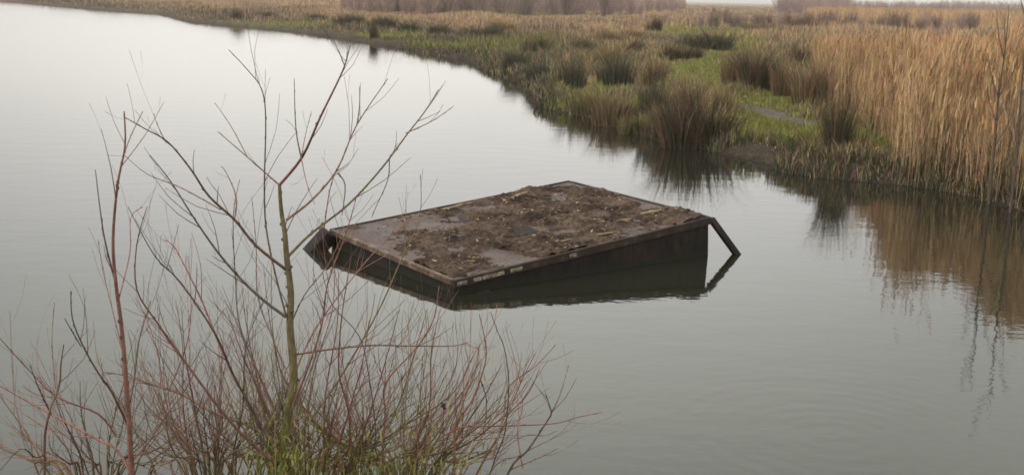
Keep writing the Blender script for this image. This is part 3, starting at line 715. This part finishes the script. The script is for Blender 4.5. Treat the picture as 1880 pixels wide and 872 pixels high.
while x < 1260:
    scrub(x + R0.uniform(-6, 6), 27 + R0.uniform(-4, 3) - (4 if x > 1180 else 0) - 0.012 * max(0, 900 - x), (R0.uniform(44, 60) if x < 1090 else R0.uniform(0.9, 1.1) * max(26, 48 - (x - 1090) * 0.18)), R0.uniform(0.8, 1.3), R0.choice((0, 1)), 'purplish bare bush in the long scrub line beyond the rough grass', 'bare bushes of the far scrub line'); x += R0.uniform(6, 10)
x = 1436
while x < 1900:
    hy = 22 if x < 1560 else 20 + 0.012 * (x - 1560)
    scrub(x + R0.uniform(-4, 4), hy + R0.uniform(-1, 2) + 2, (31 if x < 1560 else 20) * R0.uniform(0.8, 1.15), R0.uniform(0.9, 1.5), R0.choice((0, 1)), 'low brown bush on the skyline beyond the right hand reeds', 'low bushes on the right skyline'); x += R0.uniform(5, 8)
x = 1290
while x < 1800:
    scrub(x + R0.uniform(-4, 4), 52 + 0.015 * (x - 1290) + R0.uniform(-3, 2), R0.uniform(24, 36), R0.uniform(0.6, 1.0), R0.choice((2, 2, 0)), 'dark low bush in the band of scrub just behind the reed bed', 'bushes in the dark band behind the reeds'); x += R0.uniform(9, 22)

# bent branch on the shore of the point
p0 = gp(985, 196); pts = [at(x_, y_, p0[1]) for x_, y_ in ((992, 198), (983, 190), (981, 182), (986, 177), (992, 182), (995, 190), (1000, 196))]
V_, F_, c_, P_, r_ = tube(pts, [0.03, 0.028, 0.025, 0.022, 0.02, 0.02, 0.02], (0.09, 0.06, 0.045), 6, 4)
tag(mesh_np('bent_branch', V_, [F_], m_bark, None, c_, True), 'bent branch looping out of the water at the tip of the point', 'branch')

# --- foreground willow shrubs.  Polylines are photo pixels + a forward distance, widths in photo pixels
RED = np.array([0.26, 0.128, 0.098]); BRO = np.array([0.19, 0.122, 0.085]); DRK = np.array([0.095, 0.074, 0.058]); OLI = np.array([0.165, 0.130, 0.07]); MOS = np.array([0.17, 0.18, 0.035])
def P3(seq, d0, d1):
    n = len(seq); return [at(x_, y_, d0 + (d1 - d0) * (i_ / max(n - 1, 1))) for i_, (x_, y_) in enumerate(seq)]
class Shrub:
    def __init__(s, name, label, base, cat='shrub'):
        s.root = empty(name, base); tag(s.root, label, cat); s.base = np.array(base)
    def part(s, nm, acc):
        acc.V = [v - s.base for v in acc.V]; return acc.build(nm, m_bark, s.root, True)
def twiglets(acc, P, r, n, col, rn, lmin=0.06, lmax=0.28, t0=0.25, sub=True):
    """thin side twigs along a branch, buds at their joints"""
    L = len(P)
    for _ in range(n):
        t = rn.uniform(t0, 0.97) * (L - 1); i_ = int(t); f = t - i_
        if i_ >= L - 1: continue
        p = P[i_] * (1 - f) + P[i_ + 1] * f; tan = P[i_ + 1] - P[i_]; tan = tan / (np.linalg.norm(tan) + 1e-9)
        ax = rn.normal(0, 1, 3); ax[1] *= 0.8; ax -= ax @ tan * tan; ax /= np.linalg.norm(ax) + 1e-9
        d = tan * rn.uniform(0.7, 1.0) + ax * rn.uniform(0.35, 0.8) + np.array([0, 0, 0.25]); d /= np.linalg.norm(d)
        l = rn.uniform(lmin, lmax); d2 = d + np.array([0, 0, rn.uniform(0, 0.5)]) + rn.normal(0, 0.15, 3); d2 /= np.linalg.norm(d2)
        r0 = min(r[i_] * 0.6, 0.0024) * rn.uniform(0.6, 1.0); c = col * rn.uniform(0.75, 1.25)
        V1, F1, c1, P1, r1 = tube([p, p + d * l * 0.5, p + d * l * 0.5 + d2 * l * 0.5], [r0, r0 * 0.75, 0.0007], c, 4, 2); acc.add((V1, F1, c1))
        if sub and l > 0.15 and rn.random() < 0.5: twiglets(acc, P1, r1, 1, col, rn, 0.04, 0.12, 0.3, False)
def buds(acc, P, r, n, rn, col):
    L = len(P)
    for _ in range(n):
        t = rn.uniform(0.1, 0.98) * (L - 1); i_ = min(int(t), L - 2); p = P[i_] + (P[i_ + 1] - P[i_]) * (t - i_); tan = P[i_ + 1] - P[i_]; tan /= np.linalg.norm(tan) + 1e-9
        ax = rn.normal(0, 1, 3); ax -= ax @ tan * tan; ax /= np.linalg.norm(ax)
        q = p + ax * r[i_]; rr_ = max(r[i_] * 0.7, 0.0014)
        V1, F1, c1, _, _ = tube([q - tan * 0.004, q + tan * 0.002, q + tan * 0.009 + ax * 0.002], [rr_ * 0.5, rr_, 0.0003], col, 4, 1); acc.add((V1, F1, c1))
def branch(sh, seq, d0, d1, w0, w1, col, rn, nt=6, name='branch', tl=(0.06, 0.28), extra=None, moss=False):
    pts = P3(seq, d0, d1) if extra is None else extra + P3(seq, d0, d1)
    n = len(pts); ww = np.linspace(w0, w1, n)
    rad_ = [ww[k] * (0.9 if w0 > 11 else 0.78) / FPX * pts[k][1] / 2 for k in range(n)]
    for k in range(1, n - 1): pts[k] = pts[k] + rn.normal(0, 0.012, 3) * [0, 1, 0]
    V1, F1, c1, Pp, rr_ = tube(pts, rad_, col, 7 if w0 > 6 else 5, 4)
    if moss: 
        t = np.clip((1.72 - V1[:, 2]) / 0.5, 0, 1)[:, None]; c1 = c1 * (1 - t * 0.75) + MOS * t * 0.75
    acc = Acc(); acc.add((V1, F1, c1))
    twiglets(acc, Pp, rr_, nt, col, rn, *tl); buds(acc, Pp, rr_, 3 + n, rn, col * 0.7)
    sh.part(name, acc); return Pp, rr_

def gz(x_, y_): return float(height(np.array([x_]), np.array([y_]))[0])
rn = np.random.default_rng(77)
# main sapling
D = 4.2
b0 = at(516, 872, D); base = np.array([b0[0] - 0.02, D + 0.05, gz(b0[0], D) - 0.03])
main = Shrub('willow_sapling', 'tallest bare sapling with an olive mossy trunk, forked in front of the pontoon left end', base)
branch(main, [(514, 872), (524, 800), (531, 745), (538, 690), (531, 600), (533, 540), (526, 470), (523, 430), (516, 385), (513, 340)], D, D, 27, 7, OLI * 0.95, rn, 4, 'trunk', extra=[base, (base + b0) / 2 + [0.01, 0, 0]], moss=True)
MB = [
 ([(513, 340), (553, 290), (590, 215), (620, 150), (632, 118), (643, 84)], 0, -.35, 7.5, 1.8, RED * .8, 2),
 ([(632, 120), (622, 95), (613, 76)], -.3, -.4, 2.5, 1.2, BRO, 0),
 ([(553, 290), (543, 235), (540, 145)], -.1, .15, 4.5, 1.6, DRK * 1.2, 0),
 ([(553, 290), (562, 245), (572, 205)], -.1, .2, 2.4, 1.2, BRO, 0),
 ([(553, 290), (565, 340), (578, 375)], -.1, -.2, 2.6, 1.4, RED, 0),
 ([(513, 340), (490, 322), (455, 290), (400, 242)], 0, .25, 5, 1.8, BRO * .8, 0),
 ([(455, 290), (425, 232), (395, 190)], .15, .5, 2.6, 1.2, BRO, 0),
 ([(525, 580), (505, 500), (487, 420), (486, 340), (490, 220), (480, 165), (455, 130), (420, 92)], 0, .3, 5.5, 1.8, DRK * 1.3, 3),
 ([(526, 404), (575, 365), (620, 310), (655, 230), (712, 145)], 0, .35, 6.5, 1.8, BRO * 1.1, 3),
 ([(655, 230), (661, 195), (660, 160)], .25, .4, 3, 1.4, BRO, 0),
 ([(530, 470), (570, 430), (640, 375), (700, 310), (745, 250), (780, 205), (805, 165)], 0, .4, 7, 1.8, OLI * .9, 2),
 ([(745, 245), (795, 222), (833, 195)], .3, .5, 2.8, 1.2, BRO, 0),
 ([(715, 290), (712, 330), (690, 380), (682, 400)], .2, .1, 3, 1.2, BRO * .8, 0),
 ([(620, 318), (634, 340), (628, 395)], .15, 0, 4, 2, DRK, 0),
 ([(595, 420), (605, 350), (618, 310)], .1, .1, 3, 2, RED, 0),
 ([(525, 495), (470, 450), (430, 405), (385, 360), (350, 310), (305, 262), (265, 238), (228, 215)], 0, -.3, 8, 1.8, BRO * .75, 3),
 ([(305, 262), (292, 235), (282, 210)], -.2, -.1, 2.6, 1.2, BRO, 0),
 ([(405, 385), (330, 345), (270, 320), (228, 285)], -.1, .2, 3.5, 1.4, BRO, 0),
 ([(525, 582), (470, 540), (410, 480), (360, 410), (310, 335), (275, 285)], 0, .1, 8, 1.8, DRK, 2),
 ([(430, 405), (436, 360), (415, 315), (405, 305)], -.05, .2, 4, 1.4, RED * .8, 0),
 ([(545, 650), (600, 640), (680, 632), (760, 636), (830, 634), (860, 628)], 0, .4, 6, 2, BRO * 1.1, 4),
 ([(512, 815), (455, 780), (400, 757), (330, 724), (265, 700), (225, 690), (188, 683)], 0, .3, 10, 3, BRO, 5),
 ([(505, 850), (440, 790), (385, 720), (330, 650), (285, 590), (252, 530), (250, 450), (270, 380)], -.05, -.4, 8, 1.8, RED * .75, 6),
 ([(500, 830), (455, 740), (415, 660), (372, 560), (345, 500), (318, 455), (300, 440)], .05, .3, 7, 1.6, RED, 6),
 ([(520, 790), (480, 700), (440, 600), (432, 520), (428, 400), (440, 330)], .1, .5, 6, 1.5, DRK * 1.5, 5),
 ([(515, 860), (470, 760), (430, 690), (395, 610), (330, 520), (285, 470), (235, 380)], .0, -.5, 8, 1.6, DRK * 1.2, 5),
 ([(528, 770), (560, 690), (590, 600), (602, 520), (635, 430), (655, 360)], 0, -.2, 7, 1.6, RED, 6),
 ([(535, 700), (575, 610), (640, 520), (700, 450), (760, 400)], 0, .5, 5, 1.2, RED * .9, 5),
 ([(530, 820), (600, 730), (650, 650), (700, 560), (735, 480), (770, 400), (772, 320)], 0, .45, 6.5, 1.2, OLI, 5),
 ([(532, 600), (560, 540), (600, 490), (625, 440)], 0, .2, 4, 1.3, BRO, 3),
 ([(530, 690), (500, 620), (475, 540), (470, 450), (462, 360)], 0, .3, 4.5, 1.3, BRO, 4),
]
for seq, a, b_, w0, w1, c, ntw in MB: branch(main, seq, D + a, D + b_, w0, w1, c, rn, ntw + (5 if len(seq) > 4 else 1), 'branch', (0.06, 0.28))

# left sapling
b0 = at(242, 872, 3.9); base = np.array([b0[0], 3.95, gz(b0[0], 3.95) - 0.03])
left = Shrub('willow_sapling', 'slender reddish sapling left of the mossy trunk, its tip crossing the long leaning branch', base)
branch(left, [(242, 872), (237, 780), (233, 700), (222, 600), (212, 520), (207, 440), (215, 340), (225, 270), (228, 205)], 3.9, 3.8, 14, 2.5, RED * .85, rn, 5, 'trunk', extra=[base])
for seq, a, b_, w0, w1, c, ntw in [
 ([(212, 520), (195, 440), (186, 380), (175, 312)], 3.88, 3.8, 5, 2, BRO * .8, 0),
 ([(222, 300), (240, 250), (262, 205)], 3.82, 4.1, 3, 2, BRO, 0),
 ([(232, 775), (205, 720), (179, 683), (149, 636), (132, 585), (130, 534)], 3.9, 3.6, 6, 2.4, DRK * 1.2, 3),
 ([(149, 636), (132, 610), (119, 585)], 3.7, 3.6, 3, 2, DRK * 1.2, 0),
 ([(236, 750), (248, 690), (256, 628), (266, 590), (277, 552)], 3.9, 4.2, 6.5, 2.2, DRK * 1.3, 5),
 ([(240, 867), (213, 824), (183, 803), (119, 773), (60, 745), (0, 705), (-30, 690)], 3.9, 4.1, 7, 2.5, RED, 6),
 ([(213, 800), (179, 760), (107, 726), (43, 679), (0, 621)], 3.9, 3.7, 6, 2.2, RED * .9, 6),
 ([(183, 803), (120, 800), (70, 770), (20, 735), (-20, 700)], 4.0, 4.5, 4, 1.6, BRO, 4),
 ([(224, 640), (205, 560), (185, 500), (180, 440)], 3.9, 4.2, 3.2, 1.3, BRO, 3),
 ([(215, 560), (232, 470), (240, 400), (262, 380)], 3.85, 4.2, 3.5, 1.4, RED, 2),
 ([(238, 850), (280, 800), (300, 740), (340, 640), (352, 560), (345, 470)], 3.9, 4.2, 5, 1.4, BRO, 4),
 ]: branch(left, seq, a, b_, w0, w1, c, rn, ntw)

# far left stem
b0 = at(81, 872, 3.6); base = np.array([b0[0] - 0.03, 3.62, gz(b0[0], 3.62) - 0.03])
fl = Shrub('willow_sapling', 'leftmost thin bare sapling in the lower left corner', base)
branch(fl, [(80, 872), (94, 764), (104, 713), (110, 670), (117, 632)], 3.6, 3.6, 8, 2.6, BRO * .8, rn, 3, 'trunk', extra=[base])
for seq, a, b_, w0, w1, c, ntw in [
 ([(94, 760), (80, 735), (68, 705), (55, 670)], 3.6, 3.5, 4.5, 2, DRK, 0),
 ([(102, 713), (98, 628), (100, 555)], 3.6, 3.8, 3.5, 1.5, BRO, 0),
 ([(84, 850), (50, 800), (30, 740), (18, 570)], 3.6, 4.0, 3.5, 1.3, BRO, 2),
 ([(86, 830), (65, 840), (35, 826), (-5, 870)], 3.6, 3.4, 4, 2, DRK, 1),
 ([(90, 800), (85, 740), (72, 660), (70, 620)], 3.6, 4.0, 2.6, 1.2, RED, 1)]: branch(fl, seq, a, b_, w0, w1, c, rn, ntw)

# right hand reddish shrub
b0 = at(800, 900, 4.4); base = np.array([b0[0], 4.45, gz(b0[0], 4.45) - 0.03])
rs = Shrub('willow_shrub', 'spreading red twigged shrub right of the mossy trunk, below the pontoon', base)
bs = [base]
for seq, a, b_, w0, w1, c, ntw in [
 ([(833, 872), (834, 830), (837, 777), (863, 739), (882, 696), (893, 645), (880, 577)], 4.4, 4.2, 10, 2, RED * 1.05, 5),
 ([(931, 872), (969, 824), (1004, 773), (1012, 756), (1001, 722)], 4.4, 4.3, 8, 2, DRK * 1.3, 5),
 ([(812, 800), (850, 783), (905, 780), (1012, 775), (1060, 770), (1106, 756)], 4.4, 4.6, 5, 1.6, RED * .9, 5),
 ([(900, 872), (925, 800), (931, 756), (934, 696), (925, 640), (914, 611), (901, 573)], 4.4, 4.1, 4.5, 1.6, DRK * 1.2, 3),
 ([(905, 840), (925, 760), (934, 708), (982, 671), (1021, 632)], 4.4, 4.7, 5, 1.6, BRO, 4),
 ([(705, 872), (708, 757), (709, 700), (765, 638), (796, 586), (806, 524)], 4.4, 4.3, 7.5, 2, RED, 6),
 ([(1000, 780), (1025, 730), (1044, 671)], 4.4, 4.6, 3, 1.2, BRO, 1),
 ([(882, 696), (892, 730), (893, 756), (890, 800)], 4.3, 4.3, 3, 1.6, DRK, 0),
 ([(760, 872), (790, 800), (840, 720), (870, 650), (905, 600), (912, 560)], 4.4, 4.9, 6, 1.4, RED * 1.1, 6),
 ([(650, 880), (640, 760), (622, 690), (621, 638), (630, 565), (645, 470)], 4.4, 4.1, 7, 2, RED * .8, 6),
 ([(680, 880), (690, 800), (680, 700), (660, 620), (610, 560), (592, 500)], 4.4, 4.2, 5, 1.6, DRK * 1.2, 4),
 ([(850, 872), (900, 840), (960, 800), (1000, 800), (1022, 790)], 4.4, 4.8, 4, 1.3, BRO, 3),
 ([(940, 860), (985, 840), (1025, 822)], 4.4, 4.8, 4, 1.3, BRO, 2),
 ([(800, 872), (812, 830), (813, 790), (815, 750)], 4.4, 4.3, 2.4, 1.6, DRK, 0),
 ([(960, 860), (950, 790), (960, 740), (945, 700)], 4.4, 4.6, 4, 1.4, RED, 3),
 ]: branch(rs, seq, a, b_, w0, w1, c, rn, ntw, 'stem', extra=[base, (at(seq[0][0], seq[0][1], a) + base) / 2 + [0, 0, -0.04]] if seq[0][1] > 865 else None)
sp = at(815, 746, 4.3); V_ = []
acc = Acc()
for k in range(14):
    d = rn.normal(0, 1, 3); d /= np.linalg.norm(d); V1, F1, c1, _, _ = tube([sp - rs.base, sp - rs.base + d * 0.007, sp - rs.base + d * 0.014], [0.005, 0.005, 0.001], (0.05, 0.025, 0.03), 5, 1); acc.add((V1, F1, c1))
acc.build('seed_head', m_bark, rs.root, True)

# the fan of thin shoots from the roots: three low multi-stemmed shrubs
def shoots(name, label, bx_, n, spread_x, hmin, hmax, dd, cols, seed, hp=1.0):
    r = np.random.default_rng(seed)
    base = np.array([at(bx_, 872, dd)[0], dd, 0.0]); base[2] = gz(base[0], base[1]) - 0.03
    sh = Shrub(name, label, base)
    for k in range(n):
        u = r.uniform(-1, 1); tipx = bx_ + spread_x * 1.25 * u + r.normal(0, 30)
        ht = hmin + (hmax - hmin) * r.random() ** 1.3 * (1 - 0.35 * abs(u)); tipy = 872 - ht
        sx = bx_ + (tipx - bx_) * r.uniform(0.0, 0.55); d_t = dd + r.uniform(-0.5, 0.7)
        seq = [(sx, 880), ((sx * 0.55 + tipx * 0.45) + r.normal(0, 8), 880 - ht * 0.4), ((sx * 0.2 + tipx * 0.8) + r.normal(0, 9), 880 - ht * 0.75), (tipx, tipy)]
        pts = P3(seq, dd + (d_t - dd) * 0.3, d_t); st = base + [r.normal(0, 0.04), r.normal(0, 0.04), 0]
        c = cols[r.integers(len(cols))] * r.uniform(0.75, 1.25); w0 = r.uniform(2.4, 4.8); rad_ = [w0 / FPX * dd / 2 * q for q in (1.3, 1.1, 0.8, 0.5, 0.22)]
        V1, F1, c1, Pp, rr_ = tube([st] + pts, rad_, c, 5, 4)
        t = np.clip((1.45 - V1[:, 2]) / 0.6, 0, 1)[:, None]; c1 = c1 * (1 - t * 0.5) + MOS * 0.8 * t * 0.5
        acc = Acc(); acc.add((V1, F1, c1)); twiglets(acc, Pp, rr_, int(5 + ht / 45), c, r, 0.05, 0.32, 0.25); buds(acc, Pp, rr_, 4, r, c * 0.7)
        sh.part('shoot', acc)
    return sh
shoots('willow_shrub', 'dense fan of thin red shoots around the foot of the mossy trunk', 560, 66, 210, 90, 440, 4.5, [RED, RED * .8, BRO, OLI], 5)
shoots('willow_shrub', 'fan of pinkish thin shoots under the near corner of the pontoon', 740, 62, 210, 60, 330, 4.8, [RED * 1.1, RED, BRO, OLI], 6)
shoots('willow_shrub', 'brown thin shoots between the mossy trunk and the slender left sapling', 395, 46, 170, 80, 400, 4.3, [RED * .8, BRO, DRK * 1.4], 8)
shoots('willow_shrub', 'short grey brown shoots in the lower left, around the slender sapling foot', 190, 28, 190, 50, 300, 4.4, [BRO, DRK * 1.4, RED * .8], 9)

# yellow green young leaves and grass blades round the foot
m_green = mat('young_leaf', attr=True, rough=0.6)
# tall grass blades growing from the bank up through the twigs
def bank_tussock(label, cx, d, n, top_px, sx, seed):
    r = np.random.default_rng(seed); c = at(cx, 872, d); g = gz(c[0], d)
    P = np.stack([c[0] + r.normal(0, sx, n), d + r.normal(0, sx, n), np.full(n, g - 0.02)], 1)
    top = at(cx, top_px, d)[2] - g
    col = jitter(np.array([[0.27, 0.26, 0.07], [0.17, 0.17, 0.05], [0.33, 0.28, 0.12]])[r.integers(0, 3, n)], r, 0.18)
    b = np.array([c[0], d, g]); V_, F_, cc = blades(P - b, top * r.uniform(0.55, 1.0, n), 0.0065, r.uniform(0, 3.14, n), np.abs(r.normal(0, 0.16, n)), r.uniform(0, 6.28, n), col, 0.5)
    o = mesh_np('grass_tussock', V_, [F_], m_green, None, cc); o.location = b
    return tag(o, label, 'grass tussock')
bank_tussock('yellow green grass tussock rising along the mossy trunk', 510, 4.15, 45, 620, 0.05, 3)
bank_tussock('bright yellow green grass tussock just right of the mossy trunk', 600, 4.35, 150, 745, 0.09, 4)
bank_tussock('green grass tussock at the bottom under the fan of pinkish shoots', 690, 4.45, 120, 775, 0.12, 6)
bank_tussock('low yellow green tussock just left of the mossy trunk foot', 455, 4.1, 50, 790, 0.07, 7)
# small yellow green leaves sprouting low on the stems of the right hand shrub and the main sapling
for root, cx, d, n, sx, sy, cy in ((rs.root, 680, 4.4, 900, 95, 45, 850), (main.root, 520, 4.18, 420, 32, 55, 830)):
    r = np.random.default_rng(n); P = np.array([at(r.normal(cx, sx), cy + abs(r.normal(0, sy)) * r.choice([-1, 1, 1]), d + r.normal(0, 0.15)) for _ in range(n)]) - np.array(root.location)
    col = jitter(np.array([[0.25, 0.24, 0.05], [0.15, 0.16, 0.04], [0.20, 0.16, 0.07]])[r.integers(0, 3, n)], r, 0.2)
    V_, F_, cc = blades(P, r.uniform(0.015, 0.05, n), r.uniform(0.004, 0.009, n), r.uniform(0, 3.14, n), r.uniform(0.1, 1.2, n), r.uniform(0, 6.28, n), col, 0.5)
    mesh_np('leaves', V_, [F_], m_green, root, cc)
# rough grass on the near bank
r = np.random.default_rng(15); n = 26000
x_ = r.uniform(-9, 9, n); y_ = r.uniform(-4, 6.0, n); k = signed(x_, y_) > 0.1; x_, y_ = x_[k], y_[k]; n = len(x_)
z_ = height(x_, y_); hh = r.uniform(0.06, 0.22, n)
# keep a clear line of sight standing height: blades stay below the sight line
hh = np.minimum(hh, 0.22)
V_, F_, cc = blades(np.stack([x_, y_, z_ - 0.01], 1), hh, 0.006, r.uniform(0, 3.14, n), r.uniform(0, 0.8, n), r.uniform(0, 6.28, n), jitter(np.array([GREEN, OLV, TAN])[r.integers(0, 3, n)], r), 0.5)
tag(mesh_np('bank_grass', V_, [F_], m_blade, None, cc), 'rough grass on the near bank below the viewpoint', 'grass', kind='stuff')

# two dark thin saplings standing in the tall reeds at the right edge
for px, py, top, lab in [(1818, 352, 6, 'dark thin bare sapling in the reeds, left one of the pair at the right edge'), (1857, 366, -10, 'taller dark bare sapling in the reeds at the right edge')]:
    g0 = gp(px, py, 0.2); d = g0[1]; zb = gz(g0[0], d); basep = np.array([g0[0], d, zb - 0.02]); sh = Shrub('bare_sapling', lab, basep)
    H_ = at(px, top, d)[2] - zb
    t_ = [basep + np.array([rn.normal(0, 0.04) * q, 0, H_ * q]) for q in (0, 0.3, 0.55, 0.8, 1.0)]
    acc = Acc(); V1, F1, c1, Pp, rr_ = tube(t_, [0.022, 0.018, 0.013, 0.008, 0.003], DRK, 6, 4); acc.add((V1, F1, c1)); sh.part('trunk', acc)
    for q in range(9):
        i_ = rn.integers(4, len(Pp) - 2); s = Pp[i_]; a = rn.uniform(0, 6.28); l = rn.uniform(0.4, 0.9)
        e1 = s + np.array([math.cos(a) * l * 0.22, math.sin(a) * l * 0.22, l * 0.5]); e2 = e1 + np.array([math.cos(a) * l * 0.12, math.sin(a) * l * 0.12, l * 0.5])
        acc = Acc(); V1, F1, c1, P1, r1 = tube([s, e1, e2], [0.009, 0.006, 0.002], DRK, 5, 3); acc.add((V1, F1, c1)); twiglets(acc, P1, r1 * 1.5, 5, DRK, rn, 0.1, 0.35, 0.2); sh.part('branch', acc)
